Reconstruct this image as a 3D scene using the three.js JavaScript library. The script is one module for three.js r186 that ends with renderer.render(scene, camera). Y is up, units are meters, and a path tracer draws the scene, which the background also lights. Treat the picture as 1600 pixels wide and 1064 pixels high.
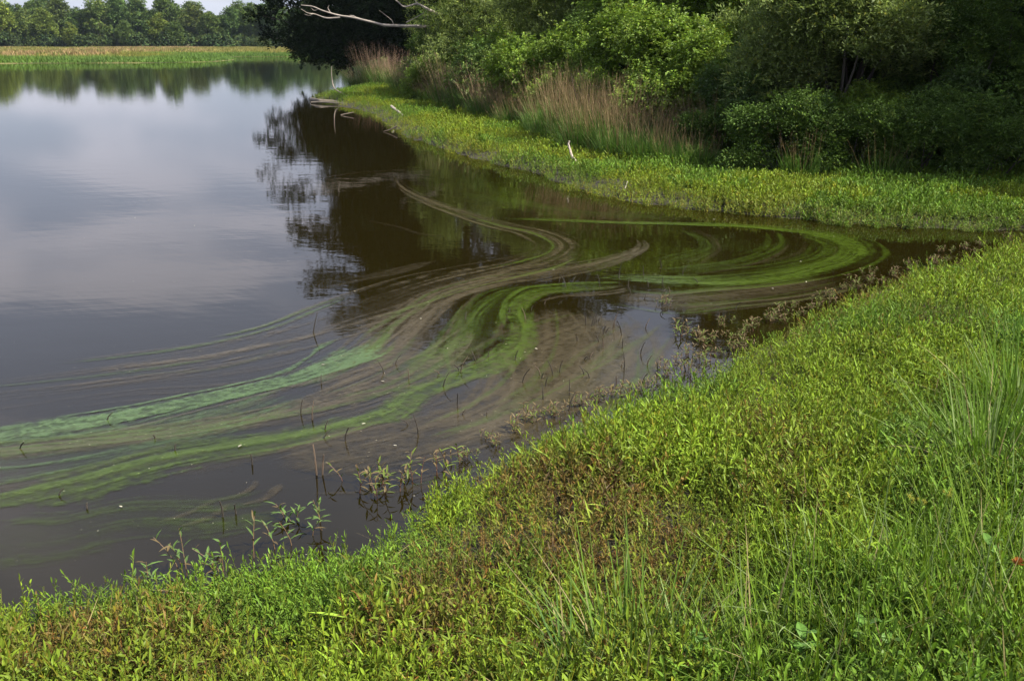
import * as THREE from 'three';

// ---------------------------------------------------------------- camera, sky, sun, exposure
const EYE = 2.2, PITCH = 17.8 * Math.PI / 180, FOV = 40;
const scene = new THREE.Scene();
const camera = new THREE.PerspectiveCamera(FOV, 1024 / 680, 0.05, 4000);
camera.position.set(0, EYE, 0);
camera.rotation.set(-PITCH, 0, 0);
const renderer = new THREE.WebGLRenderer({ antialias: true });
renderer.toneMapping = THREE.LinearToneMapping;
renderer.toneMappingExposure = 2.2;
renderer.shadowMap.enabled = true;

// random numbers and noise, all seeded
function rng(seed) { let s = seed | 0; return () => { s = (s + 0x6d2b79f5) | 0; let t = Math.imul(s ^ (s >>> 15), 1 | s); t = (t + Math.imul(t ^ (t >>> 7), 61 | t)) ^ t; return ((t ^ (t >>> 14)) >>> 0) / 4294967296; }; }
const R0 = rng(77), TAB = new Float32Array(65536);
for (let i = 0; i < 65536; i++) TAB[i] = R0();
const fade = (t) => t * t * (3 - 2 * t);
function noise(x, y) {
  const xi = Math.floor(x), yi = Math.floor(y), u = fade(x - xi), v = fade(y - yi);
  const a = (xi & 255) + ((yi & 255) << 8), b = ((xi + 1) & 255) + ((yi & 255) << 8), c = (xi & 255) + (((yi + 1) & 255) << 8), d = ((xi + 1) & 255) + (((yi + 1) & 255) << 8);
  return (TAB[a] * (1 - u) + TAB[b] * u) * (1 - v) + (TAB[c] * (1 - u) + TAB[d] * u) * v;
}
function fbm(x, y, o = 4) { let s = 0, a = .5, n = 0; for (let i = 0; i < o; i++) { s += a * noise(x, y); n += a; a *= .5; x = x * 2.03 + 17.3; y = y * 2.03 + 9.1; } return s / n; }
const clamp = (x, a = 0, b = 1) => Math.min(b, Math.max(a, x));
const smooth = (a, b, x) => fade(clamp((x - a) / (b - a)));
const lerp = (a, b, t) => a + (b - a) * t;
const V = (x, y, z) => new THREE.Vector3(x, y, z);

const SUN = V(.60, .74, .22).normalize();
{ // hazy summer sky with thin high cloud; the same all the way round
  const W = 1024, H = 512, px = new Float32Array(W * H * 4);
  for (let j = 0; j < H; j++) for (let i = 0; i < W; i++) {
    const el = ((j + .5) / H - .5) * Math.PI, az = ((i + .5) / W - .5) * 2 * Math.PI;
    const d = [Math.cos(el) * Math.cos(az), Math.sin(el), Math.cos(el) * Math.sin(az)];
    let c;
    const up = Math.max(0, d[1]), h = Math.exp(-up * 7);
    const blue = [.25, .288, .40], haze = [.275, .305, .345];
    c = blue.map((b, k) => lerp(b, haze[k], h));
    if (d[1] > 0) {
      const q = 1 / (d[1] + .22), X = d[0] * q * 2.6, Z = d[2] * q * 2.6;
      const w = fbm(X * .6 + 3, Z * .6 + 8, 3);
      const cl = smooth(.36, .72, fbm(X + w * 2.2 + 40, Z * 1.15 + w * 1.5 + 11, 5)) * (1 - h * .8);
      const bright = [lerp(.55, .40, smooth(.3, .6, d[1])), lerp(.53, .42, smooth(.3, .6, d[1])), lerp(.585, .50, smooth(.3, .6, d[1]))];
      c = c.map((b, k) => lerp(b, bright[k], cl * .85));
      const g = Math.max(0, d[0] * SUN.x + d[1] * SUN.y + d[2] * SUN.z);
      const glow = .3 * Math.pow(g, 8) + .9 * Math.pow(g, 60);
      c = c.map((b, k) => b + glow * [1, .95, .88][k]);
    } else c = [.16, .17, .12];
    px.set([...c, 1], (j * W + i) * 4);
  }
  const sky = new THREE.DataTexture(px, W, H, THREE.RGBAFormat, THREE.FloatType);
  sky.mapping = THREE.EquirectangularReflectionMapping; sky.magFilter = THREE.LinearFilter; sky.needsUpdate = true;
  scene.background = sky; scene.environment = sky;
}
const sun = new THREE.DirectionalLight(new THREE.Color(1, .94, .82), 5);
sun.position.copy(SUN).multiplyScalar(120); sun.castShadow = true; sun.shadow.radius = 1.6;
Object.assign(sun.shadow.camera, { left: -60, right: 60, top: 60, bottom: -60, far: 300 });
sun.shadow.mapSize.set(4096, 4096);
scene.add(sun, sun.target);

scene.fog = new THREE.FogExp2(0xb4c4d8, .00009);

// ---------------------------------------------------------------- helpers
// a place measured on the photograph (1600 x 1064): on the level y = h, or at a given distance ahead
const F = 532 / Math.tan(FOV * Math.PI / 360);
function ray(px, py) { const dx = (px - 800) / F, dy = (532 - py) / F; return V(dx, -Math.sin(PITCH) + dy * Math.cos(PITCH), -Math.cos(PITCH) - dy * Math.sin(PITCH)); }
function at(px, py, h = 0) { const r = ray(px, py), t = (h - EYE) / r.y; return V(r.x * t, h, r.z * t); }
function far(px, py, d) { const r = ray(px, py), t = -d / r.z; return V(r.x * t, EYE + r.y * t, -d); }
function along(px, d) { return ((px - 800) / F) * d / Math.cos(PITCH * .2); }

const used = new Map();
function numbered(name) { const n = used.get(name) ?? 0; used.set(name, n + 1); return n ? `${name}_${String(n).padStart(3, '0')}` : name; }
function tag(o, label, category, group, kind) { if (label) o.userData.label = label; if (category) o.userData.category = category; if (group) o.userData.group = group; if (kind) o.userData.kind = kind; return o; }
function shade(o) { o.castShadow = true; o.receiveShadow = true; return o; }
function thing(name, label, category, pos, group, kind) { const g = new THREE.Group(); g.name = numbered(name); g.position.copy(pos); tag(g, label, category, group, kind); scene.add(g); return g; }
function part(name, geo, mat, parent, kind) { const m = shade(new THREE.Mesh(geo, mat)); m.name = name; if (kind) m.userData.kind = kind; parent.add(m); return m; }
function mesh(name, geo, mat, label, category, group, kind) { const m = shade(new THREE.Mesh(geo, mat)); m.name = numbered(name); tag(m, label, category, group, kind); scene.add(m); return m; }
function inst(name, geo, mat, list, parent, kind = 'stuff') {
  const m = shade(new THREE.InstancedMesh(geo, mat, list.length)), c = new THREE.Color();
  list.forEach((e, i) => { m.setMatrixAt(i, e.m); m.setColorAt(i, c.setRGB(...e.c)); });
  m.name = parent ? name : numbered(name); m.userData.kind = kind; (parent ?? scene).add(m); return m;
}
function copyOf(o, pos, turn, scale, label, group) {
  const c = o.clone(); c.name = numbered(o.name.replace(/_\d{3}$/, '')); c.position.copy(pos); c.rotation.set(0, turn, 0);
  typeof scale === 'number' ? c.scale.setScalar(scale) : c.scale.set(...scale);
  c.userData = { ...o.userData }; if (label) c.userData.label = label; if (group) c.userData.group = group; scene.add(c); return c;
}

class MB { // triangles with vertex colours
  constructor() { this.p = []; this.c = []; this.u = []; }
  tri(a, b, c, col) { for (const q of [a, b, c]) { this.p.push(q.x, q.y, q.z); this.c.push(col[0], col[1], col[2]); } }
  quad(a, b, c, d, col) { this.tri(a, b, c, col); this.tri(a, c, d, col); }
  // a lance-shaped or grass-like leaf folded along its middle
  leaf(base, dir, len, width, curl, col, segs = 2, fold = .25, blunt = .35, tipCol = null) {
    const side = V(dir.z, 0, -dir.x); if (side.lengthSq() < 1e-4) side.set(1, 0, 0); side.normalize();
    const up = V().crossVectors(dir, side).normalize(); if (up.y < 0) up.negate();
    const row = [];
    for (let i = 0; i <= segs; i++) {
      const t = i / segs, w = i === segs ? 0 : width * .5 * (t < blunt ? lerp(.35, 1, t / blunt) : Math.pow(1 - (t - blunt) / (1 - blunt), .7));
      const c = base.clone().addScaledVector(dir, len * t); c.y -= curl * len * t * t;
      row.push([c, w]);
    }
    for (let i = 0; i < segs; i++) {
      const [a, wa] = row[i], [b, wb] = row[i + 1], k = tipCol && i >= segs / 2 ? tipCol : col;
      const al = a.clone().addScaledVector(side, wa).addScaledVector(up, wa * fold), ar = a.clone().addScaledVector(side, -wa).addScaledVector(up, wa * fold);
      if (wb < 1e-6) { this.tri(a, al, b, k); this.tri(ar, a, b, k); continue; }
      const bl = b.clone().addScaledVector(side, wb).addScaledVector(up, wb * fold), br = b.clone().addScaledVector(side, -wb).addScaledVector(up, wb * fold);
      this.quad(a, al, bl, b, k); this.quad(ar, a, b, br, k);
    }
  }
  tube(pts, r0, r1, sides, col, jitter = 0, rand = null) {
    const rings = pts.map((p, i) => {
      const d = (pts[Math.min(i + 1, pts.length - 1)].clone().sub(pts[Math.max(i - 1, 0)])).normalize();
      const a = Math.abs(d.y) > .9 ? V(1, 0, 0) : V(0, 1, 0), s = V().crossVectors(d, a).normalize(), u = V().crossVectors(s, d), r = lerp(r0, r1, i / (pts.length - 1));
      return Array.from({ length: sides }, (_, k) => { const f = 2 * Math.PI * k / sides, q = r * (1 + (rand ? (rand() - .5) * jitter : 0)); return p.clone().addScaledVector(s, Math.cos(f) * q).addScaledVector(u, Math.sin(f) * q); });
    });
    for (let i = 0; i + 1 < rings.length; i++) for (let k = 0; k < sides; k++) { const n = (k + 1) % sides, v = rand ? .8 + .4 * rand() : 1; this.quad(rings[i][k], rings[i][n], rings[i + 1][n], rings[i + 1][k], col.map((x) => x * v)); }
    const e = rings.length - 1, tip = pts[e].clone(), foot = pts[0].clone();
    for (let k = 0; k < sides; k++) { this.tri(rings[e][k], rings[e][(k + 1) % sides], tip, col); this.tri(rings[0][(k + 1) % sides], rings[0][k], foot, col); }
  }
  geo() {
    const g = new THREE.BufferGeometry();
    g.setAttribute('position', new THREE.Float32BufferAttribute(this.p, 3)); g.setAttribute('color', new THREE.Float32BufferAttribute(this.c, 3));
    g.computeVertexNormals(); return g;
  }
}
const leafMat = (through = .3, coat = .25, tint = [1, 1, 1]) => new THREE.MeshPhysicalMaterial({ color: new THREE.Color().setRGB(...tint), vertexColors: true, roughness: .95, transmission: through, thickness: 0, clearcoat: coat, clearcoatRoughness: .38, side: THREE.DoubleSide, specularIntensity: .3 });
const M = {
  weed: leafMat(.3, .16), grass: leafMat(.4, .1), shrub: leafMat(.38, .18), tree: leafMat(.12, .06), reed: leafMat(.35, .05), dark: leafMat(.2, .08),
  wood: new THREE.MeshStandardMaterial({ color: 0xffffff, vertexColors: true, roughness: .9 }),
  wet: new THREE.MeshStandardMaterial({ color: 0xffffff, vertexColors: true, roughness: .55 }),
};
function dirOf(az, el) { return V(Math.cos(el) * Math.cos(az), Math.sin(el), Math.cos(el) * Math.sin(az)); }
const mat4 = (p, q, s) => new THREE.Matrix4().compose(p, q, typeof s === 'number' ? V(s, s, s) : s);
const eul = (x, y, z) => new THREE.Quaternion().setFromEuler(new THREE.Euler(x, y, z, 'YXZ'));

// ---------------------------------------------------------------- shorelines, ground, water
const flat = (list, h) => list.map(([x, y]) => { const p = at(x, y, h); return [p.x, p.z]; });
const NEAR = [...flat([[-420, 1010], [-150, 962], [0, 938], [120, 922], [210, 912], [330, 893], [440, 862], [520, 846], [600, 826], [650, 800], [695, 752], [765, 703], [835, 664], [935, 640], [1060, 592], [1130, 560], [1190, 515], [1285, 478], [1350, 440], [1440, 410], [1540, 388], [1590, 376], [1680, 362]], .13), [40, -13], [60, 30], [-60, 30], [-14, 2]];
const FARB = [...flat([[1720, 366], [1600, 365], [1500, 362], [1400, 356], [1280, 351], [1200, 341], [1100, 331], [1000, 319], [900, 301], [830, 277], [760, 256], [690, 236], [640, 216], [612, 198], [590, 185], [555, 172], [520, 162], [494, 153], [505, 147], [535, 141], [562, 135], [585, 126], [625, 110]], 0), [2, -120], [60, -150], [400, -160], [400, -10]];
const MARSH = [...flat([[-900, 103], [-300, 101], [0, 99.5], [150, 98.6], [260, 98], [330, 96.6], [368, 93.2], [350, 91], [300, 89.6], [372, 88.8], [440, 88.7], [520, 88.4], [640, 88]], 0), [60, -165], [400, -175], [1500, -1500], [-1500, -1500], [-1500, -110]];
function sdPoly(P, x, z) {
  let best = 1e9, inside = false;
  for (let i = 0, j = P.length - 1; i < P.length; j = i++) {
    const [ax, az] = P[j], [bx, bz] = P[i], ex = bx - ax, ez = bz - az, t = clamp(((x - ax) * ex + (z - az) * ez) / (ex * ex + ez * ez));
    const dx = x - ax - ex * t, dz = z - az - ez * t; best = Math.min(best, dx * dx + dz * dz);
    if ((az > z) !== (bz > z) && x < ((bx - ax) * (z - az)) / (bz - az) + ax) inside = !inside;
  }
  return (inside ? 1 : -1) * Math.sqrt(best);
}
const wob = (x, z) => (fbm(x * 1.3 + 5, z * 1.3 + 2, 3) - .5) * .35;
const sdNear = (x, z) => sdPoly(NEAR, x, z) + wob(x, z) * .6;
const sdFar = (x, z) => sdPoly(FARB, x, z) - .15 + wob(x, z) * 1.2 + (fbm(x * 2.7, z * 2.7, 2) - .5) * .5;
function height(x, z) {
  const n = sdNear(x, z), f = sdFar(x, z), m = sdPoly(MARSH, x, z);
  const d = Math.max(n, f, m);
  if (d < 0) return -.02 - .5 * smooth(0, 4, -d) - .05 * smooth(0, .5, -d);
  let h = .012 + .06 * smooth(0, .5, d) + .05 * fbm(x * 2.1, z * 2.1, 3) * smooth(0, .6, d);
  if (n === d) h += .10 * smooth(.2, 2.6, n) + .10 * smooth(.4, 2.2, x) * smooth(-6, -1, z) * smooth(.3, 1.5, n);
  if (f === d) h += .35 * smooth(1.5, 12, f);
  if (m === d) h += .1 * smooth(2, 30, m);
  return h;
}
{ // the ground: one sheet, fine here and coarse towards the horizon
  const axis = (n, fine, reach) => Array.from({ length: 2 * n + 1 }, (_, i) => { const t = (i - n) / n, k = Math.log(reach / fine); return Math.sign(t) * fine * (Math.exp(Math.abs(t) * k * 1.0) - 1); });
  const xs = axis(150, 2.2, 1600), zs = axis(170, 3.0, 1600).map((z) => z - 6);
  const pos = [], uv = [], col = [], idx = [], c = [];
  for (const z of zs) for (const x of xs) {
    pos.push(x, height(x, z), z); uv.push(x, z);
    const m = sdPoly(MARSH, x, z), k = fbm(x * .8, z * .8, 3);
    c.length = 0;
    if (m > 0) c.push(lerp(.10, .16, k), lerp(.11, .13, k), .03); else c.push(lerp(.014, .026, k), lerp(.012, .022, k), lerp(.005, .008, k));
    col.push(...c);
  }
  const w = xs.length;
  for (let j = 0; j + 1 < zs.length; j++) for (let i = 0; i + 1 < w; i++) { const a = j * w + i; idx.push(a, a + w, a + 1, a + 1, a + w, a + w + 1); }
  const g = new THREE.BufferGeometry();
  g.setAttribute('position', new THREE.Float32BufferAttribute(pos, 3)); g.setAttribute('uv', new THREE.Float32BufferAttribute(uv, 2)); g.setAttribute('color', new THREE.Float32BufferAttribute(col, 3));
  g.setIndex(idx); g.computeVertexNormals();
  const S = 256, px = new Uint8Array(S * S * 4);
  for (let j = 0; j < S; j++) for (let i = 0; i < S; i++) { const v = 255 * fbm(i * .12, j * .12, 4); px.set([v, v, v, 255], (j * S + i) * 4); }
  const t = new THREE.DataTexture(px, S, S); t.wrapS = t.wrapT = THREE.MirroredRepeatWrapping; t.magFilter = THREE.LinearFilter; t.repeat.set(.9, .9); t.needsUpdate = true;
  mesh('ground', g, new THREE.MeshStandardMaterial({ vertexColors: true, roughness: 1, bumpMap: t, bumpScale: .02 }), null, null, null, 'structure');
}
{ // the lake: murky brown water, nearly calm
  const S = 512, hgt = new Float32Array(S * S), px = new Uint8Array(S * S * 4), r = rng(5);
  const waves = Array.from({ length: 46 }, (_, i) => { const k = 3 + Math.floor(Math.pow(i / 46, 1.4) * 60), a = (r() - .5) * 1.5 + (r() < .5 ? 0 : Math.PI) + Math.PI / 2; return [Math.round(Math.cos(a) * k), Math.round(Math.sin(a) * k), r() * 6.28, 1 / Math.pow(k, 1.15)]; });
  for (let j = 0; j < S; j++) for (let i = 0; i < S; i++) { let h = 0; for (const [a, b, p, m] of waves) h += m * Math.sin(2 * Math.PI * (a * i + b * j) / S + p); hgt[j * S + i] = h; }
  let mx = 0; const sl = new Float32Array(S * S * 2);
  for (let j = 0; j < S; j++) for (let i = 0; i < S; i++) {
    const sx = hgt[j * S + (i + 1) % S] - hgt[j * S + (i + S - 1) % S], sy = hgt[((j + 1) % S) * S + i] - hgt[((j + S - 1) % S) * S + i];
    sl[(j * S + i) * 2] = sx; sl[(j * S + i) * 2 + 1] = sy; mx = Math.max(mx, Math.abs(sx), Math.abs(sy));
  }
  for (let k = 0; k < S * S; k++) px.set([128 + 127 * sl[2 * k] / mx, 128 + 127 * sl[2 * k + 1] / mx, 255, 255], k * 4);
  const t = new THREE.DataTexture(px, S, S); t.wrapS = t.wrapT = THREE.RepeatWrapping; t.magFilter = THREE.LinearFilter; t.repeat.set(1 / 2.7, 1 / 2.7); t.needsUpdate = true;
  const mat = new THREE.MeshPhysicalMaterial({ color: new THREE.Color().setRGB(.0086, .0064, .0012), roughness: .03, ior: 1.33, normalMap: t, normalScale: new THREE.Vector2(.010, .010) });
  const g = new THREE.PlaneGeometry(3000, 3000); g.rotateX(-Math.PI / 2);
  const p = g.attributes.position, u = g.attributes.uv; for (let i = 0; i < p.count; i++) u.setXY(i, p.getX(i) * 1.02 + p.getZ(i) * .2, p.getZ(i) - p.getX(i) * .2);
  const w = mesh('water', g, mat, null, null, null, 'structure'); w.castShadow = false;
}

// ---------------------------------------------------------------- foliage shapes
// a spray: a few twigs with small leaves
function spray(seed, n, reach, len, width, opt = {}) {
  const r = rng(seed), mb = new MB(), { pale = .15, curl = .25, yellow = .08, segs = 1, flatness = .7 } = opt;
  const twigs = Array.from({ length: Math.ceil(n / 5) }, () => dirOf(r() * 6.283, (r() - .25) * 1.5));
  for (let i = 0; i < n; i++) {
    const t = twigs[i % twigs.length], b = t.clone().multiplyScalar(reach * (.25 + .75 * r())); b.y *= flatness; b.add(V(r() - .5, (r() - .5) * .7, r() - .5).multiplyScalar(reach * .3));
    const d = t.clone().add(V(r() - .5, r() - .35, r() - .5).multiplyScalar(1.6)).normalize();
    let v = .75 + .5 * r(), c = [v, v, v]; const q = r();
    if (q < pale) c = [1.75 * v, 1.65 * v, 1.5 * v]; else if (q < pale + yellow) c = [1.5 * v, 1.12 * v, .8 * v];
    const l = len * (.7 + .6 * r());
    if (segs === 1) { // a folded diamond
      const side = V(d.z, 0, -d.x).normalize(), u = V().crossVectors(d, side), w = width * .5 * (.8 + .4 * r()), m = b.clone().addScaledVector(d, l * .45); m.y -= curl * l * .1;
      const tip = b.clone().addScaledVector(d, l); tip.y -= curl * l;
      const a1 = m.clone().addScaledVector(side, w).addScaledVector(u, w * .3), a2 = m.clone().addScaledVector(side, -w).addScaledVector(u, w * .3);
      mb.tri(b, a1, tip, c); mb.tri(a2, b, tip, c);
    } else mb.leaf(b, d, l, width * (.8 + .4 * r()), curl, c, segs);
  }
  return mb.geo();
}
// sprays set through lobes: list of [centre, radii]; the holes come from noise
function fillLobes(seed, lobes, count, scale, colour, opt = {}) {
  const r = rng(seed), out = [], { core = .45, gap = .33, tilt = .9 } = opt;
  const vol = lobes.map(([, s, part = 1]) => part * Math.pow(s.x * s.y * s.z, .7)), tot = vol.reduce((a, b) => a + b, 0);
  lobes.forEach(([c, s], li) => {
    const n = Math.round(count * vol[li] / tot);
    for (let i = 0; i < n; i++) {
      const d = dirOf(r() * 6.283, Math.asin(2 * r() - 1)), k = core + (1 - core) * Math.sqrt(r());
      const p = V(c.x + d.x * s.x * k, c.y + d.y * s.y * k, c.z + d.z * s.z * k);
      if (opt.floor !== undefined && p.y < opt.floor) continue;
      if (fbm(p.x * 1.1 / scale * .35 + seed, p.z / scale * .35 + p.y / scale * .5, 2) < gap) continue;
      const q = eul((r() - .5) * tilt, r() * 6.283, (r() - .5) * tilt), m = .75 + .5 * r();
      out.push({ m: mat4(p, q, scale * (.75 + .5 * r())), c: colour(r, p).map((x) => x * m) });
    }
  });
  return out;
}
function branchTo(mb, r, from, to, r0, r1, col, sides = 5, bend = .12) {
  const n = 6, L = from.distanceTo(to), pts = [], o = V(r() - .5, r() - .5, r() - .5).multiplyScalar(L * bend);
  for (let i = 0; i <= n; i++) { const t = i / n; pts.push(from.clone().lerp(to, t).addScaledVector(o, Math.sin(t * Math.PI)).add(V(r() - .5, r() - .5, r() - .5).multiplyScalar(i && i < n ? L * .02 : 0))); }
  mb.tube(pts, r0, r1, sides, col, .25, r);
}
const BARK = [.10, .08, .06];

// a tree with trunk, limbs and a crown of leafy lobes
function makeTree(name, label, category, pos, o, group) {
  const r = rng(o.seed), t = thing(name, label, category, pos, group), lobes = [], n = o.lobes ?? 16;
  for (let i = 0; i < n; i++) {
    const f = (i + .5) / n, y = lerp(o.base, o.H * .93, f), prof = Math.sin(Math.PI * clamp(.18 + .75 * f)) , a = i * 2.4 + r() * 1.2, rad = o.R * .62 * prof * (.55 + .6 * r());
    const s = o.R * (.34 + .2 * r()) * (.7 + .3 * prof);
    lobes.push([V(Math.cos(a) * rad + (o.lean ?? 0) * f, y, Math.sin(a) * rad), V(s * 1.1, s * .78, s * 1.1)]);
  }
  for (const l of o.extra ?? []) lobes.push(l);
  const mb = new MB(), lb = new MB(), bark = o.bark ?? BARK, top = V((o.lean ?? 0) * .7, o.H * .8, 0);
  branchTo(mb, r, V(0, -.3, 0), top, o.H * .022 + .03, o.H * .005, bark, 8, .05);
  for (const [c] of lobes) { const k = clamp(c.y / o.H - .22, .12, .8); branchTo(lb, r, V(0, -.3, 0).lerp(top, k / .8), c, o.H * .008, o.H * .0018, bark, 5, .15); }
  part('trunk', mb.geo(), M.wood, t); part('limbs', lb.geo(), M.wood, t);
  inst('crown', o.spray, o.mat ?? M.tree, fillLobes(o.seed + 9, lobes, o.count, o.scale, o.colour, o.fill), t);
  return t;
}
// a shrub: many stems from the base and foliage lobes
function makeShrub(name, label, pos, o, group) {
  const r = rng(o.seed), t = thing(name, label, 'shrub', pos, group), lobes = [], mb = new MB();
  for (let i = 0; i < (o.lobes ?? 12); i++) {
    const a = i * 2.4 + r(), f = r(), rad = o.R * (.25 + .55 * Math.sqrt(r())) * (1 - .45 * f), s = o.R * (.28 + .2 * r());
    lobes.push([V(Math.cos(a) * rad, lerp(o.low ?? .25, .84, f) * o.H, Math.sin(a) * rad), V(s, s * .8, s)]);
  }
  for (const [c] of lobes) branchTo(mb, r, V((r() - .5) * .3 * o.R, -.15, (r() - .5) * .3 * o.R), c.clone().multiplyScalar(1.06), .012 + .008 * o.H, .004, o.bark ?? [.06, .05, .04], 5, .2);
  part('stems', mb.geo(), M.wood, t);
  inst('foliage', o.spray, o.mat ?? M.shrub, fillLobes(o.seed + 3, lobes, o.count, o.scale, o.colour, { core: .35, gap: .3, ...o.fill, floor: .02 }), t);
  return t;
}

// ---------------------------------------------------------------- the marsh and the wood beyond the water
{
  const r = rng(31);
  const tuft = (seed, n, h, w, spread) => { const q = rng(seed), mb = new MB(); for (let i = 0; i < n; i++) { const b = V((q() - .5) * spread, 0, (q() - .5) * spread), v = .7 + .6 * q(); mb.leaf(b, dirOf(q() * 6.28, 1.15 + .35 * q()), h * (.6 + .6 * q()), w, .15 + .2 * q(), [v, v, v], 2, .1); } return mb.geo(); };
  const list = [], back = [];
  for (let i = 0; i < 26000; i++) { // the bright green edge
    const x = lerp(-95, 4, r()), z = lerp(-96, -150, r()), s = sdPoly(MARSH, x, z); if (s < .2 || s > 9 || (z < -134 ? r() < .2 : false)) continue;
    const k = fbm(x * .35, z * .35, 3), y = smooth(4, 9, s);
    list.push({ m: mat4(V(x, .02, z), eul(0, r() * 6.28, 0), V(1, (.35 + .45 * smooth(.2, 2.4, s)) * (.7 + .6 * k), 1)), c: [lerp(.095, .16, y) * (.7 + .6 * k), lerp(.17, .17, y) * (.7 + .6 * k), .03] });
  }
  for (let i = 0; i < 30000; i++) { // the tan field behind
    const x = lerp(-190, 60, r()), z = lerp(-104, -285, Math.sqrt(r())), s = sdPoly(MARSH, x, z); if (s < 6) continue;
    const k = fbm(x * .08 + 9, z * .03, 3), g = r();
    back.push({ m: mat4(V(x, .05, z), eul(0, r() * 6.28, 0), V(1.5, .85 + .5 * k, 1.5)), c: g < .25 ? [.12, .15, .03] : k > .55 ? [.27, .19, .085] : [.21, .185, .05] });
  }
  tag(inst('marsh_grass', tuft(1, 16, 1.0, .07, .9), M.reed, list), 'bright green marsh grass along the far water edge', 'marsh grass');
  tag(inst('meadow_grass', tuft(2, 16, .85, .09, 1.4), M.reed, back), 'tan and olive grass filling the marsh before the far wood', 'marsh grass');

  const sp = [spray(101, 26, 1.0, .46, .32, { pale: .06, yellow: .1 }), spray(102, 26, 1.0, .42, .3, { pale: .05, yellow: .12 })];
  const protos = [], tints = [[1, 1, 1], [1.35, 1.2, .9], [.8, .9, .95], [1.7, 1.45, .9], [.95, .85, .9], [1.15, 1.1, 1.1]].map((t) => leafMat(.15, .05, t));
  const W = (px, d) => V(along(px, d), 0, -d);
  for (let k = 0; k < 8; k++) {
    const H = [13, 11, 14, 10, 12, 13.5, 9, 11.5][k], R = [4.6, 3.8, 4.8, 3.4, 4.2, 5.2, 3.2, 4.0][k];
    protos.push({ seed: 400 + k * 13, H, R, base: [3.0, 2.4, 4.2, 1.8, 3.4, 3.0, 1.6, 3.6][k], lobes: 17, spray: sp[k % 2], count: 620, scale: 1, colour: () => [.10, .155, .036], fill: { gap: .27, core: .4 }, bark: [.24, .21, .18] });
  }
  const first = [];
  const place = (px, d, k, s, tint, label, group) => {
    const pos = W(px, d), turn = (px * 7.13) % 6.28;
    let t;
    if (!first[k]) { t = first[k] = makeTree('woodland_tree', label, 'tree', pos, protos[k], group); t.rotation.y = turn; t.scale.set(s, s * (.86 + ((px * 13) & 15) * .018), s); }
    else t = copyOf(first[k], pos, turn, [s * (.85 + ((px * 5) & 7) * .05), s * (.86 + ((px * 13) & 15) * .018), s], label, group);
    t.userData = { label, category: 'tree' }; if (group) t.userData.group = group;
    t.children[2].material = tints[tint]; return t;
  };
  // trees one can point to
  const row = [[-8, 262, 0, .9, 3, 'pale yellow green tree at the left end of the far wood'], [34, 256, 4, 1.08, 3, 'tall light green tree leftmost in the far wood with open top'], [74, 262, 3, 1.0, 5, 'mid green round tree beside the light green leftmost trees'], [108, 258, 6, 1.0, 1, 'low yellow green tree in a dip of the far skyline'],
    [132, 270, 2, 1.02, 4, 'tallest dark tree of the far wood with a flat crown above its neighbours'], [146, 250, 3, .62, 1, 'small bright green tree at the foot of the tallest dark tree'], [160, 264, 5, .9, 2, 'broad dark tree just right of the tallest far tree'], [188, 262, 7, 1.0, 0, 'dark green domed tree left of the middle of the far wood'],
    [214, 266, 4, .95, 2, 'blue green tree before the middle of the far skyline'], [226, 252, 6, .72, 0, 'small rounded tree at the edge of the marsh grass in the wood'], [246, 264, 1, 1.04, 2, 'dark narrow tree right of the middle of the far wood'], [275, 252, 3, .86, 1, 'light green upright tree standing out from the dark wood'],
    [290, 268, 0, 1.05, 0, 'wide dark tree under the highest right part of the skyline'], [298, 250, 6, .8, 0, 'short green tree beside the light upright tree'], [330, 264, 5, .93, 4, 'broad dark olive tree in the right half of the far wood'], [352, 258, 7, .9, 0, 'rounded green tree in the right half of the far wood'], [384, 262, 4, .98, 2, 'dark domed tree close to the overhanging leaves'], [414, 264, 0, .92, 0, 'far tree showing between the hanging oak leaves'], [446, 262, 2, .9, 2, 'far dark tree half hidden by the oak foliage']];
  for (const [px, d, k, s, tint, label] of row) place(px, d, k, s * .98, tint, label);
  for (let i = 0; i < 46; i++) { const px = -330 + i * 21 + r() * 14, d = 272 + r() * 22; place(px, d, i % 8, .84 + .18 * r(), i % 3 ? 0 : 2, 'dark tree standing in the back rows of the far wood', 'trees in the back rows of the far wood'); }
  for (let i = 0; i < 16; i++) place(i < 8 ? -60 - i * 34 : 480 + (i - 8) * 32, 260 + r() * 8, (i * 3) % 8, .9 + .2 * r(), i % 3, 'front tree of the far wood at its outer ends', 'outer trees of the far wood');
  // low bushes that close the foot of the wood
  const bs = spray(103, 16, .9, .5, .36, { pale: .06 });
  const b0 = makeShrub('wood_edge_bush', 'low bush closing the foot of the far wood', W(20, 246), { seed: 61, H: 3.4, R: 2.6, lobes: 8, low: .2, spray: bs, mat: tints[0], count: 110, scale: 1, colour: () => [.040, .072, .02] }, 'bushes at the foot of the far wood');
  for (let i = 1; i < 60; i++) { const c = copyOf(b0, W(-260 + i * 14 + r() * 8, 247 + r() * 14), r() * 6.28, .7 + .6 * r()); c.children[1].material = tints[i % 6 === 3 ? 0 : i % 6]; }
}

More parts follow.
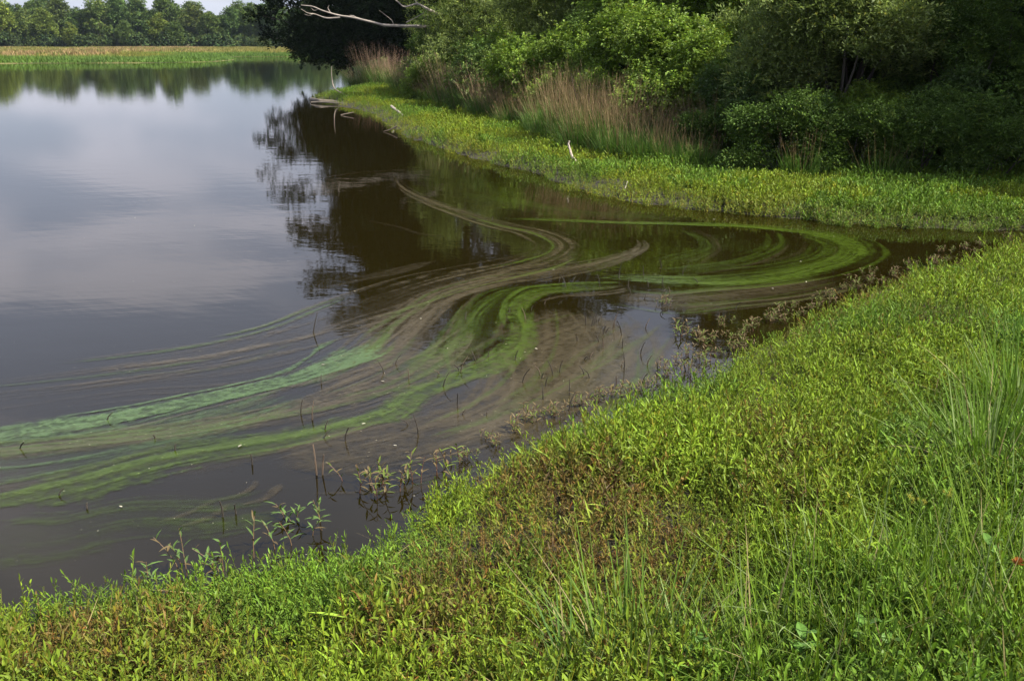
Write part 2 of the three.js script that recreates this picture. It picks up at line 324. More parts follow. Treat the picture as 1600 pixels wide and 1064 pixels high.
// ---------------------------------------------------------------- trees and shrubs of the near cove
const green = (a, b) => (r) => { const t = r(); return a.map((x, k) => lerp(x, b[k], t)); };
const SP = {
  oak: spray(201, 30, .6, .22, .13, { pale: .06, yellow: .06 }),
  olive: spray(202, 36, .30, .08, .034, { pale: .24, yellow: .05, curl: .15 }),
  olive2: spray(206, 36, .30, .08, .034, { pale: .2, yellow: .08, curl: .1 }),
  vine: spray(203, 30, .27, .09, .052, { pale: .06, yellow: .12, curl: .35 }),
  dark: spray(204, 34, .34, .075, .034, { pale: .04, yellow: .05, curl: .3 }),
  back: spray(205, 30, .7, .2, .13, { pale: .06, yellow: .06 }),
};
const stand = (px, d) => { const x = along(px, d); return V(x, height(x, -d), -d); };
const shrubBase = (px, d) => stand(px, d);
{
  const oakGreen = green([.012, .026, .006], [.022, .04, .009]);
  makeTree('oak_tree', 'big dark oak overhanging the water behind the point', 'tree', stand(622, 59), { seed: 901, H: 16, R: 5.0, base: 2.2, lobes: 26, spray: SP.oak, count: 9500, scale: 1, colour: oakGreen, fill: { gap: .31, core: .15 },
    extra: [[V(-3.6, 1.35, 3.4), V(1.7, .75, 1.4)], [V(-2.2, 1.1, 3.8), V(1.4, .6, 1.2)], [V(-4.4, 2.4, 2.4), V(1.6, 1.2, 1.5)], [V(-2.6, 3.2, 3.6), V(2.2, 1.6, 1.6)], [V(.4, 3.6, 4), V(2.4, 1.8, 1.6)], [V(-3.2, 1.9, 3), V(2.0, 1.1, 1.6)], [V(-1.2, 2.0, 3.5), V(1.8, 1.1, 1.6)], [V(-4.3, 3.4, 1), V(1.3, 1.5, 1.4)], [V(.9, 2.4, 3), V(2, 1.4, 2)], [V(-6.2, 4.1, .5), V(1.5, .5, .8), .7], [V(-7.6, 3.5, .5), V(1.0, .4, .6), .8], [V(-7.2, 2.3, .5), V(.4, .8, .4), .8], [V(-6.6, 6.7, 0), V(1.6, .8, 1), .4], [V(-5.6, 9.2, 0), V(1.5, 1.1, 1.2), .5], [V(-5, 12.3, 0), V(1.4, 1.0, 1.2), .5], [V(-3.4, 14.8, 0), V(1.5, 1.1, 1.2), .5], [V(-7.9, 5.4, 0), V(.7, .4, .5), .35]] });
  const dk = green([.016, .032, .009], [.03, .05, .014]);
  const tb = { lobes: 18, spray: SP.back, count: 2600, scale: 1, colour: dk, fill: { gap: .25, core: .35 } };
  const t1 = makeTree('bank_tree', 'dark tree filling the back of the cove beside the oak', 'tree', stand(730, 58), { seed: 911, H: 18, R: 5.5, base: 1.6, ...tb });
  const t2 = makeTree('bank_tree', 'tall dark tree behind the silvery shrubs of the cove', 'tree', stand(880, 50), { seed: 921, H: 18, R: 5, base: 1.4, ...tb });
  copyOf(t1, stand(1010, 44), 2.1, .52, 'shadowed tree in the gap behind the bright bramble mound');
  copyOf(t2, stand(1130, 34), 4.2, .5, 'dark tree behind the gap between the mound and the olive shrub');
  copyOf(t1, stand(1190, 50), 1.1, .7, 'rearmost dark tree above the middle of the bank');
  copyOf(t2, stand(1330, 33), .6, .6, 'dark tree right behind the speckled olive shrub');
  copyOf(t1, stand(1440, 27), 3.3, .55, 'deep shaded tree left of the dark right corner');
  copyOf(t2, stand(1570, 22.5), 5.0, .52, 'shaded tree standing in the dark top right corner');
  copyOf(t1, stand(1780, 16.2), 2.7, .46, 'shade tree just beyond the right edge of the bank', 'shade trees beyond the right edge');
    copyOf(t1, V(12.9, .1, -13.3), 4.1, .53, 'nearest shade tree past the right end of the far bank');
  copyOf(t1, V(16.2, .1, -14.2), 1.4, .7, 'second shade tree past the right end of the far bank');
  copyOf(t2, stand(1860, 24), 1.7, .6, 'shade tree just beyond the right edge of the bank', 'shade trees beyond the right edge');
  copyOf(t1, stand(1900, 19.5), .3, .65, 'shade tree just beyond the right edge of the bank', 'shade trees beyond the right edge');
  for (let i = 0; i < 7; i++) copyOf(i % 2 ? t1 : t2, stand(640 + i * 200, 75 + (i % 3) * 6), i * 1.9, i < 2 ? .95 : .6, 'tall tree hidden deep behind the bank shrubs', 'trees deep behind the bank');

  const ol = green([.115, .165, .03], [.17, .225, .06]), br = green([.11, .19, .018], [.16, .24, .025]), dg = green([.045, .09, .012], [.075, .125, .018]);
  const S = (name, label, px, d, o) => makeShrub(name, label, shrubBase(px, d), o);
  const olive = (seed, H, R, count, sp = SP.olive) => ({ seed, H, R, lobes: 18, low: .2, spray: sp, count, scale: 1, colour: ol });
  S('olive_shrub', 'tall silvery green shrub right of the dark oak', 760, 35, { ...olive(1001, 5.6, 2.9, 2300), low: .18 });
  S('olive_shrub', 'second silvery shrub rising behind the tan grasses', 875, 30, { ...olive(1002, 5.0, 2.5, 1900, SP.olive2) });
  S('olive_shrub', 'light green shrub at the top of the bank left of the gap', 965, 29, { ...olive(1003, 4.6, 1.9, 1300, SP.olive2), colour: br });
  S('olive_shrub', 'speckled olive shrub with pale leaves over the dark bank', 1290, 17.5, { ...olive(1004, 4.2, 1.9, 1900), low: .3 });
  S('olive_shrub', 'pale leaved shrub behind the speckled one at the top', 1180, 21, { ...olive(1005, 4.0, 1.5, 1000, SP.olive2) });
  S('bramble_shrub', 'bright yellow green mound with arching shoots beside the gap', 1040, 20.5, { seed: 1011, H: 2.6, R: 1.55, lobes: 14, low: .2, spray: SP.vine, count: 1500, scale: .9, colour: br });
  S('bramble_shrub', 'green vine thicket below the silvery shrubs', 845, 26.5, { seed: 1012, H: 2.4, R: 1.9, lobes: 13, low: .2, spray: SP.vine, count: 1500, scale: .95, colour: br });
  S('bramble_shrub', 'small leafy bush between the two stands of tan grass', 905, 21.5, { seed: 1013, H: 1.7, R: .8, lobes: 9, low: .15, spray: SP.vine, count: 520, scale: .8, colour: br });
  S('bramble_shrub', 'arching vine tangle over the left tan grasses', 755, 29.5, { seed: 1014, H: 1.9, R: 1.4, lobes: 9, low: .3, spray: SP.vine, count: 700, scale: .9, colour: green([.08, .15, .025], [.14, .2, .04]) });
  S('bramble_shrub', 'leafy bush between the mound and the speckled olive shrub', 1135, 18.6, { seed: 1015, H: 2.0, R: 1.0, lobes: 9, low: .15, spray: SP.vine, count: 650, scale: .85, colour: green([.05, .10, .018], [.08, .14, .025]) });
  S('bramble_shrub', 'arching green bush right of the bright mound', 1095, 21.5, { seed: 1016, H: 2.3, R: 1.3, lobes: 11, low: .15, spray: SP.vine, count: 1000, scale: .9, colour: br });
  S('bramble_shrub', 'light green bush left of the bright mound', 985, 23.5, { seed: 1017, H: 2.7, R: 1.4, lobes: 12, low: .15, spray: SP.vine, count: 1100, scale: .9, colour: br });
  S('olive_shrub', 'leftmost silvery shrub beside the oak', 700, 37, { ...olive(1006, 4.4, 1.8, 1100), low: .15 });
  S('olive_shrub', 'silvery shrub filling the top of the bank in the middle', 925, 34, { ...olive(1007, 5.6, 2.4, 1500), low: .15 });
  S('olive_shrub', 'low olive shrub before the speckled one', 1205, 18.3, { ...olive(1008, 2.4, 1.2, 800, SP.olive2), low: .12 });
  { const b = scene.children.filter((o) => o.name.startsWith('bramble_shrub')), v = scene.children.filter((o) => o.name.startsWith('olive_shrub'));
    const more = [[b[0], 1000, 26.5, 1.35, 'tall green bush at the back left of the bright mound'], [b[1], 800, 31, 1.1, 'leafy thicket under the first silvery shrubs'], [b[1], 690, 34.5, .8, 'green thicket behind the leftmost tan grasses'], [b[0], 900, 25, .9, 'green thicket behind the small leafy bush'], [b[0], 1150, 24, 1.5, 'tall green bush filling the gap behind the olive shrub'], [b[4], 1180, 17, .75, 'yellow green bush at the left foot of the speckled shrub'], [v[3], 1400, 19.5, .95, 'olive shrub right of the speckled one'], [v[3], 1110, 27, 1.2, 'olive shrub high behind the bright mound'], [v[1], 1230, 23, .9, 'silvery shrub behind the speckled one'], [b[4], 1280, 15.9, .6, 'small green bush below the speckled shrub'], [b[4], 1460, 16.4, .8, 'dim green bush in the right corner shade'], [b[1], 1350, 16.8, .6, 'vine covered bush under the speckled shrub']];
    more.forEach(([p, px, d, k, label], i) => copyOf(p, shrubBase(px, d), 1 + i * 1.7, k, label)); }
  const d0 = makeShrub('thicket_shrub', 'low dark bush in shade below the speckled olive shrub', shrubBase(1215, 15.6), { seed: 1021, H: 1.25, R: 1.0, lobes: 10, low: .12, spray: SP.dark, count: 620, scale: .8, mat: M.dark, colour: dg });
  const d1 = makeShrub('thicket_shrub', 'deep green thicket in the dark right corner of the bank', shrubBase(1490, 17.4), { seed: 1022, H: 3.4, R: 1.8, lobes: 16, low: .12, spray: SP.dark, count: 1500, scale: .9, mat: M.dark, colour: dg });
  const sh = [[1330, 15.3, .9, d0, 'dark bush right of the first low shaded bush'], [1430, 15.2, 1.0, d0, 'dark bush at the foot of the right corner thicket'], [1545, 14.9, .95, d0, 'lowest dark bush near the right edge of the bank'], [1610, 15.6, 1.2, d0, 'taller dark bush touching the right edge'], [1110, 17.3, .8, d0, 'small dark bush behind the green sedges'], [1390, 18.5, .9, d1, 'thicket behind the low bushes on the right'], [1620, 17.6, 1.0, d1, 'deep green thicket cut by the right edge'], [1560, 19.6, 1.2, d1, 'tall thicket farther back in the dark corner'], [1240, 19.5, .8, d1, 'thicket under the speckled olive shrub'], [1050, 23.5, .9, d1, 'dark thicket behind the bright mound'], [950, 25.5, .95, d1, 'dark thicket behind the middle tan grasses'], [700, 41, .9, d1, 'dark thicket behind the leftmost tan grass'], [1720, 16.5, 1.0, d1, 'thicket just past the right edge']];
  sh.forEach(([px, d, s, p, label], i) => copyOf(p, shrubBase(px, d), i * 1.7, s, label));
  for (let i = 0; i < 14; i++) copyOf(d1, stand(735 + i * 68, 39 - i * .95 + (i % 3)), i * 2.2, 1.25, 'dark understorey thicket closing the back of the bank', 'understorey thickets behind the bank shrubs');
}

// ---------------------------------------------------------------- tan grasses on the far bank
{
  const clump = (name, label, pos, seed, o) => {
    const r = rng(seed), t = thing(name, label, 'grass clump', pos), gb = new MB(), sb = new MB();
    for (let i = 0; i < o.blades; i++) { const a = r() * 6.28, q = Math.sqrt(r()) * o.R, v = .65 + .6 * r(); gb.leaf(V(Math.cos(a) * q, 0, Math.sin(a) * q), dirOf(a + (r() - .5), 1.0 + .5 * r()), o.H * (.35 + .4 * r()), .016, .1 + .5 * r() * r(), [.075 * v, .145 * v, .02 * v], 3, .1, .3); }
    for (let i = 0; i < o.stems; i++) {
      const a = r() * 6.28, q = Math.sqrt(r()) * o.R * .9, v = .7 + .5 * r(), b = V(Math.cos(a) * q, 0, Math.sin(a) * q), d = dirOf(a + (r() - .5), 1.05 + .45 * r()), L = o.H * (.6 + .5 * r());
      const c = [o.tan[0] * v, o.tan[1] * v, o.tan[2] * v];
      sb.leaf(b, d, L, .008, .06, [c[0] * .8, c[1] * .95, c[2] * .7], 3, .1, .2);
      for (let k = 0; k < 6; k++) { const f = .5 + .48 * r(), p = b.clone().addScaledVector(d, L * f); p.y -= .06 * L * f * f; sb.leaf(p, d.clone().add(V(r() - .5, .1, r() - .5).multiplyScalar(.7)).normalize(), .10 + .12 * r(), .010, .2, c, 1, .1, .3); }
    }
    part('blades', gb.geo(), M.reed, t, 'stuff'); part('seed_stems', sb.geo(), M.reed, t, 'stuff');
    return t;
  };
  const tan = [.32, .20, .145], tan2 = [.265, .175, .10];
  const A = clump('plume_grass', 'leftmost tan plume grass in sun on the point', stand(655, 37), 51, { H: 1.65, R: .6, blades: 340, stems: 200, tan });
  const B = clump('plume_grass', 'tan plume grass in front of the green sedges in the middle', stand(895, 20.2), 52, { H: 1.6, R: .55, blades: 340, stems: 170, tan: tan2 });
  const C = clump('sedge_clump', 'green sedge clump with drooping blades by the pale stick', stand(968, 17.6), 53, { H: 1.25, R: .42, blades: 420, stems: 60, tan: tan2 });
  const list = [[A, 690, 33.5, .95, 'tan plume grass second from the point'], [A, 712, 31, .95, 'tan plume grass with shaded foot beside the second clump'], [A, 738, 29.2, .9, 'tan plume grass before the arching vines'], [A, 765, 27.6, .95, 'tan plume grass in the middle of the left stand'], [A, 790, 26.2, .85, 'greener plume grass right of the left stand middle'], [B, 815, 25, .95, 'yellowing plume grass at the right end of the left stand'], [B, 845, 23.7, .8, 'short plume grass beside the leafy bush'],
    [B, 870, 20.9, .95, 'tan plume grass left in the middle stand'], [B, 925, 19.3, .95, 'tan plume grass right behind the pale stick'], [B, 950, 18.6, 1.0, 'tall plume grass above the drooping sedge'], [B, 990, 18.6, .95, 'plume grass between the sedge and the bright mound'], [B, 1030, 18.4, .85, 'plume grass below the bright mound'], [B, 1070, 18.0, .85, 'yellow green plume grass right of the bright mound'], [B, 1105, 17.6, .7, 'shaded plume grass at the right end of the middle stand'],
    [C, 905, 18.7, .8, 'green sedge left of the pale stick'], [C, 1010, 17.1, .9, 'green sedge right of the drooping clump'], [C, 1050, 16.8, .85, 'rounded green sedge below the bright mound'], [C, 1090, 16.4, .7, 'small green sedge at the shade line'], [C, 800, 24.6, .8, 'dark green sedge under the left tan grasses'], [C, 760, 26.4, .8, 'dark sedge at the foot of the left stand'], [C, 845, 22.4, .8, 'dark sedge before the leafy bush'], [C, 1250, 15, .75, 'dry sedge in shade under the olive shrub'], [C, 1370, 14.8, .7, 'shaded sedge below the right thicket'], [C, 665, 35, .9, 'dark sedge at the foot of the leftmost tan grass'],
    [A, 575, 50, 1.0, 'shaded brown plume grass left under the oak'], [A, 592, 49, 1.1, 'shaded brown plume grass second under the oak'], [A, 610, 47.5, 1.1, 'shaded brown plume grass in the middle under the oak'], [A, 628, 46, 1.1, 'shaded brown plume grass right under the oak'], [A, 640, 41.5, 1.0, 'brown plume grass between the shade and the sunny point']];
  list.forEach(([p, px, d, s, label], i) => copyOf(p, stand(px, d), i * 1.3, [s * 1.15, s * (.68 + .1 * ((i * 5) % 6)), s * 1.15], label));
}

// ---------------------------------------------------------------- leafy ground cover
// an upright shoot with lance leaves
function shoot(seed, o) {
  const r = rng(seed), mb = new MB(), L = o.H, lean = (r() - .5) * .8, az = r() * 6.28;
  const spine = (t) => V(Math.cos(az) * lean * L * t * t, L * t * (1 - .12 * Math.abs(lean) * t), Math.sin(az) * lean * L * t * t);
  mb.tube([spine(0), spine(.5), spine(1)], o.stem, o.stem * .5, 3, o.stemCol);
  for (let i = 0; i < o.n; i++) {
    const t = .12 + .88 * (i + r() * .5) / o.n, a = az + i * 2.4 + r() * .9, el = lerp(.45, 1.3, t) + (r() - .5) * .6, v = .75 + .5 * r(), q = r();
    let c = [v, v, v]; if (q < o.yellow) c = [1.5 * v, 1.05 * v, .9 * v]; else if (q < o.yellow + o.brown) c = [1.3 * v, .8 * v, .9 * v]; else if (q > .93) c = [1.3 * v, 1.35 * v, 2.2 * v];
    mb.leaf(spine(Math.min(t, 1)), dirOf(a, el), o.leaf * (.6 + .6 * r()) * (1 - .25 * t), o.leaf * o.slim * (.8 + .4 * r()), .1 + .45 * r(), c, o.segs, .3);
  }
  return mb.geo();
}
const NEARSHOOT = Array.from({ length: 7 }, (_, k) => shoot(600 + k, { H: .125 + .017 * k, n: 14, leaf: .055, slim: .135, stem: .0016, stemCol: [1.15, .8, .9], yellow: .06, brown: .03, segs: 3 })).concat([shoot(681, { H: .13, n: 9, leaf: .10, slim: .07, stem: .0015, stemCol: [1.1, 1, 1], yellow: .12, brown: .05, segs: 3 }), shoot(682, { H: .14, n: 14, leaf: .04, slim: .2, stem: .002, stemCol: [1.2, .7, .8], yellow: .12, brown: .08, segs: 3 })]);
const FARSHOOT = Array.from({ length: 4 }, (_, k) => shoot(640 + k, { H: .17, n: 9, leaf: .1, slim: .2, stem: .003, stemCol: [1.1, .8, .9], yellow: .06, brown: .03, segs: 2 }));
const brownSpots = [[900, 760, .5], [880, 720, .3], [960, 870, .4], [1020, 800, .4], [700, 880, .35], [140, 950, .3], [60, 1000, .3], [260, 940, .25], [300, 1020, .3], [1230, 700, .3], [1220, 770, .3], [1480, 490, .35], [1180, 640, .25], [800, 700, .2], [640, 960, .3], [1040, 960, .3]].map(([x, y, s]) => [at(x, y, .25), s]);
{
  const hollow = at(1488, 722, .25), r = rng(71), lists = NEARSHOOT.map(() => []);
  const N = 125000;
  for (let i = 0; i < N; i++) {
    const z = -1.3 - 11.5 * Math.pow(r(), 1.5), reach = .66 * Math.abs(z) + 1.6, x = lerp(-reach, reach + .8, r());
    const s = sdNear(x, z); if (s < -.03) continue;
    if (Math.hypot(x - hollow.x, (z - hollow.z) * .8) < .26 && r() < .9) continue;
    const dist = Math.hypot(x, z);
    if (r() > clamp(1.15 - dist * .03)) continue;
    let b = 0; for (const [p, w] of brownSpots) { const d = Math.hypot(x - p.x, (z - p.z) * .8); b += Math.max(0, 1 - d / (w * 1.15)) * .8; }
    b += smooth(.6, .8, fbm(x * 1.1 + 30, z * 1.1, 3)) * .35;
    const edge = smooth(.45, 0, s) * smooth(1.2, 3, x) ; b = clamp(b + edge * .8);
    const k = fbm(x * .9 + 3, z * .9 + 7, 3), v = (.72 + .56 * r()) * (.8 + .45 * fbm(x * 3, z * 3, 2));
    const g = k > .5 ? [.142, .215, .010] : [.104, .190, .012], brn = r() < .4 ? [.18, .115, .025] : r() < .75 ? [.13, .125, .018] : [.085, .05, .018];
    const m = r() < b * .8 ? .95 : b * .25;
    const c = g.map((x, k) => lerp(x, brn[k], m) * v);
    const hgt = (.6 + .8 * r()) * (.5 + 1.0 * fbm(x * 2.4 + 50, z * 2.4, 2)) * lerp(.65, 1, smooth(-.03, .5, s)) * (1 - .25 * m);
    lists[i % lists.length].push({ m: mat4(V(x, height(x, z) - .01, z), eul((r() - .5) * .9, r() * 6.28, (r() - .5) * .9), hgt), c });
  }
  const grp = thing('ground_cover', 'bright green leafy weeds carpeting the near bank', 'ground cover', V(0, 0, 0), null, 'stuff');
  lists.forEach((l, k) => inst('leafy_shoots', NEARSHOOT[k], M.weed, l, grp));
}
{
  const r = rng(81), lists = FARSHOOT.map(() => []);
  let made = 0;
  for (let i = 0; i < 190000 && made < 42000; i++) {
    const z = lerp(-11, -52, Math.pow(r(), 1.6)), reach = .6 * Math.abs(z) + 1, x = lerp(-Math.min(reach, 12), reach, r());
    const s = sdFar(x, z); if (s < -.1 || s > 6.5 || sdNear(x, z) > 0) continue;
    if (r() < smooth(3.5, 6.5, s) * .6) continue;
    made++;
    const k = fbm(x * .7 + 3, z * .7, 3), v = .65 + .6 * r(), e = smooth(.7, 0, s) * (r() < .6 ? 1 : 0);
    const g = k > .52 ? [.16, .225, .010] : [.11, .20, .012], dry = r() < .5 ? [.21, .18, .07] : [.14, .13, .03];
    lists[i % 4].push({ m: mat4(V(x, Math.max(height(x, z), -.02) - .01, z), eul((r() - .5) * .9, r() * 6.28, (r() - .5) * .9), (.5 + .75 * r()) * (.4 + 1.1 * fbm(x * 1.3 + 4, z * 1.3, 3)) * lerp(.7, 1.1, smooth(-.2, 1, s))), c: g.map((q, j) => lerp(q, dry[j], e * .4) * v) });
  }
  const grp = thing('bank_weeds', 'low green weeds along the far bank of the cove', 'ground cover', V(0, 0, 0), null, 'stuff');
  lists.forEach((l, k) => inst('leafy_shoots', FARSHOOT[k], M.weed, l, grp));
}

// ---------------------------------------------------------------- grasses on the near bank
{
  const tussock = (label, pos, seed, o) => {
    const r = rng(seed), t = thing('grass_tussock', label, 'grass tussock', pos), gb = new MB(), db = new MB();
    for (let i = 0; i < o.n; i++) {
      const a = r() * 6.28, q = Math.sqrt(r()) * o.R, v = .7 + .6 * r(), dry = r() < o.dry, el = lerp(1.4, o.low ?? .7, Math.pow(r(), 1.4));
      (dry ? db : gb).leaf(V(Math.cos(a) * q, 0, Math.sin(a) * q), dirOf(a + (r() - .5) * 1.2, el), o.H * (.45 + .65 * r()), o.w * (.6 + .7 * r()), .05 + o.droop * r() * r(), dry ? [.30 * v, .25 * v, .11 * v] : r() < .14 ? [.20 * v, .27 * v, .09 * v] : o.col.map((x) => x * v), 6, .25, .25);
    }
    part('blades', gb.geo(), M.grass, t, 'stuff'); if (o.dry) part('dry_blades', db.geo(), M.grass, t, 'stuff');
    return t;
  };
  const on = (px, py, h = .3) => { let p = at(px, py, h); for (let k = 0; k < 4; k++) p = at(px, py, height(p.x, p.z) + .03); p.y = height(p.x, p.z); return p; };
  tussock('dark green arching tussock at the right edge with a shadow on its left', on(1545, 735), 701, { n: 420, R: .16, H: .7, w: .0075, droop: .95, dry: .05, low: .25, col: [.09, .17, .012] });
  tussock('second arching tussock above the first at the right edge', on(1590, 650), 702, { n: 300, R: .16, H: .68, w: .0075, droop: .7, dry: .05, low: .4, col: [.09, .17, .012] });
  tussock('dark upright sedge at the right edge highest up the near bank', on(1600, 545), 703, { n: 200, R: .13, H: .42, w: .007, droop: .25, dry: .01, col: [.05, .12, .015] });
  tussock('pale bladed grass tuft at the bottom centre', on(985, 1055), 704, { n: 230, R: .17, H: .62, w: .007, droop: 1.0, dry: .12, low: .3, col: [.105, .19, .02] });
  tussock('small grass tuft left of the bottom centre tuft', on(900, 1075), 705, { n: 40, R: .1, H: .45, w: .007, droop: .5, dry: .1, col: [.085, .165, .035] });
  const spots = [[1090, 1075, 'grass tuft right of the bottom centre tuft'], [1190, 1050, 'grass tuft at the bottom left of the tall grass patch'], [1270, 1080, 'grass tuft at the bottom edge under the tall grass'], [1350, 1010, 'upright grass tuft in the middle of the tall grass patch'], [1420, 1060, 'dense grass tuft at the bottom of the tall grass patch'], [1500, 1000, 'broad bladed grass tuft left of the orange seed head'], [1570, 1060, 'grass tuft in the bottom right corner'], [1460, 930, 'grass tuft behind the broad bladed one'], [1560, 930, 'grass tuft just below the orange seed head'], [1620, 980, 'leaning grass tuft cut by the right edge'], [1380, 920, 'grass tuft at the upper left of the tall grass patch'], [1530, 850, 'slender grass tuft under the dark tussock'], [1610, 840, 'slender grass tuft beside the right edge'], [1290, 960, 'thin grass tuft at the left of the tall grass patch'], [1650, 1080, 'outermost grass tuft past the bottom right corner']];
  spots.forEach(([px, py, label], i) => tussock(label, on(px, py), 720 + i, { n: 90, R: .19, H: .46 + .1 * ((i * 7) % 3) / 2, w: .0065, droop: .55, dry: .08, low: .6, col: i % 3 ? [.115, .195, .010] : [.14, .205, .012] }));
  // single tall blades scattered through the weeds
  const r = rng(91), mb = new MB(), blade = new MB();
  blade.leaf(V(0, 0, 0), dirOf(0, 1.3), .36, .006, .25, [1, 1, 1], 5, .25, .25);
  const list = [];
  for (let i = 0; i < 9500; i++) {
    const z = -1.3 - 7 * Math.pow(r(), 1.4), x = lerp(-.5, .66 * -z + 1.2, Math.pow(r(), .6)), s = sdNear(x, z); if (s < .6) continue;
    const w = smooth(.25, .62, (x - .05) / -z + .18 * (fbm(x * 1.5, z * 1.5, 2) - .5) - (z < -4.2 ? .12 : 0)); if (r() > w) continue;
    const v = .65 + .6 * r(), dry = r() < .08;
    list.push({ m: mat4(V(x, height(x, z), z), eul((r() - .5) * .7, r() * 6.28, (r() - .5) * .7), .5 + .7 * r()), c: dry ? [.27 * v, .21 * v, .09 * v] : r() < .12 ? [.2 * v, .26 * v, .07 * v] : [.12 * v, .195 * v, .010 * v] });
  }
  tag(inst('tall_grass', blade.geo(), M.grass, list), 'thin tall grass blades scattered through the right of the near bank', 'grass');
  const dry = [];
  for (let i = 0; i < 1500; i++) {
    const z = -1.4 - 9 * Math.pow(r(), 1.4), x = lerp(.66 * z - 1, -.66 * z + 1.2, r()), s = sdNear(x, z); if (s < .1 || fbm(x * 1.4 + 60, z * 1.4, 2) < .42) continue;
    const v = .6 + .6 * r(), t = r();
    dry.push({ m: mat4(V(x, height(x, z) + .04 + .08 * r(), z), eul((r() - .5) * 2.2, r() * 6.28, -.5 - r()), V(.35 + .5 * r(), .35 + .5 * r(), .5)), c: t < .6 ? [.30 * v, .24 * v, .11 * v] : [.20 * v, .11 * v, .05 * v] });
  }
  tag(inst('dry_stems', blade.geo(), M.reed, dry), 'thin dry tan stems lying among the green weeds of the near bank', 'dry grass');
  // broad leaved weeds at the bottom, yellow seed heads and the orange one
  const yellow = (px, py, seed, label) => {
    const q = rng(seed), p = on(px, py + 90), t = thing('yellow_sedge', label, 'seed head', p), sm = new MB(), hm = new MB();
    sm.tube([V(0, 0, 0), V(.01, .14, 0), V(.015, .26, .01)], .002, .0015, 4, [.1, .17, .03]);
    for (let k = 0; k < 5; k++) { const c = V(.015 + (q() - .5) * .04, .26 + (q() - .5) * .03, .01 + (q() - .5) * .04); for (let j = 0; j < 26; j++) hm.leaf(c, dirOf(q() * 6.28, Math.asin(2 * q() - 1)), .014, .004, 0, [.33 * (.8 + .4 * q()), .32, .04], 1, .2); }
    part('stalk', sm.geo(), M.wood, t); part('spikes', hm.geo(), M.reed, t, 'stuff');
  };
  yellow(1405, 768, 1, 'yellow sedge head left in the cluster under the tussock'); yellow(1422, 772, 2, 'yellow sedge head in the middle of the cluster under the tussock'); yellow(1463, 757, 3, 'yellow sedge head right in the cluster under the tussock');
  const q = rng(8), p = on(1572, 985), t = thing('orange_seed_head', 'orange dried flower head among grass at the right edge', 'flower', p), sm = new MB(), hm = new MB();
  sm.tube([V(0, 0, 0), V(-.01, .14, .01), V(0, .29, 0)], .002, .0018, 4, [.1, .13, .03]);
  for (let j = 0; j < 70; j++) hm.leaf(V(0, .285, 0), dirOf(q() * 6.28, lerp(.1, 1.4, q())), .024, .006, -.2, [.42 * (.7 + .5 * q()), .12, .025], 2, .3);
  part('stalk', sm.geo(), M.wood, t); part('petals', hm.geo(), M.reed, t, 'stuff');
  const broad = (px, py, seed, label) => {
    const q = rng(seed), t = thing('broadleaf_weed', label, 'weed', on(px, py)), st = new MB();
    st.tube([V(0, 0, 0), V(0, .1, 0), V(.01, .2, 0)], .003, .002, 4, [.1, .14, .04]); part('stem', st.geo(), M.wood, t);
    for (let k = 0; k < 9; k++) { const lb = new MB(), v = .8 + .4 * q(); lb.leaf(V(0, .05 + .017 * k, 0), dirOf(k * 2.4 + q(), .2 + .08 * k), .075, .042, .3, [.10 * v, .21 * v, .03 * v], 4, .25, .4); part('leaf', lb.geo(), M.weed, t); }
  };
  broad(1345, 1040, 11, 'broad leaved weed low in the tall grass patch'); broad(1380, 1068, 12, 'broad leaved weed at the bottom edge right of centre'); broad(1250, 1055, 13, 'broad leaved weed at the bottom edge left of the tall grass'); broad(1540, 905, 14, 'yellowing broad leaf beside the orange seed head'); broad(1090, 1064, 15, 'broad leaved weed at the bottom edge near the centre tuft');
}

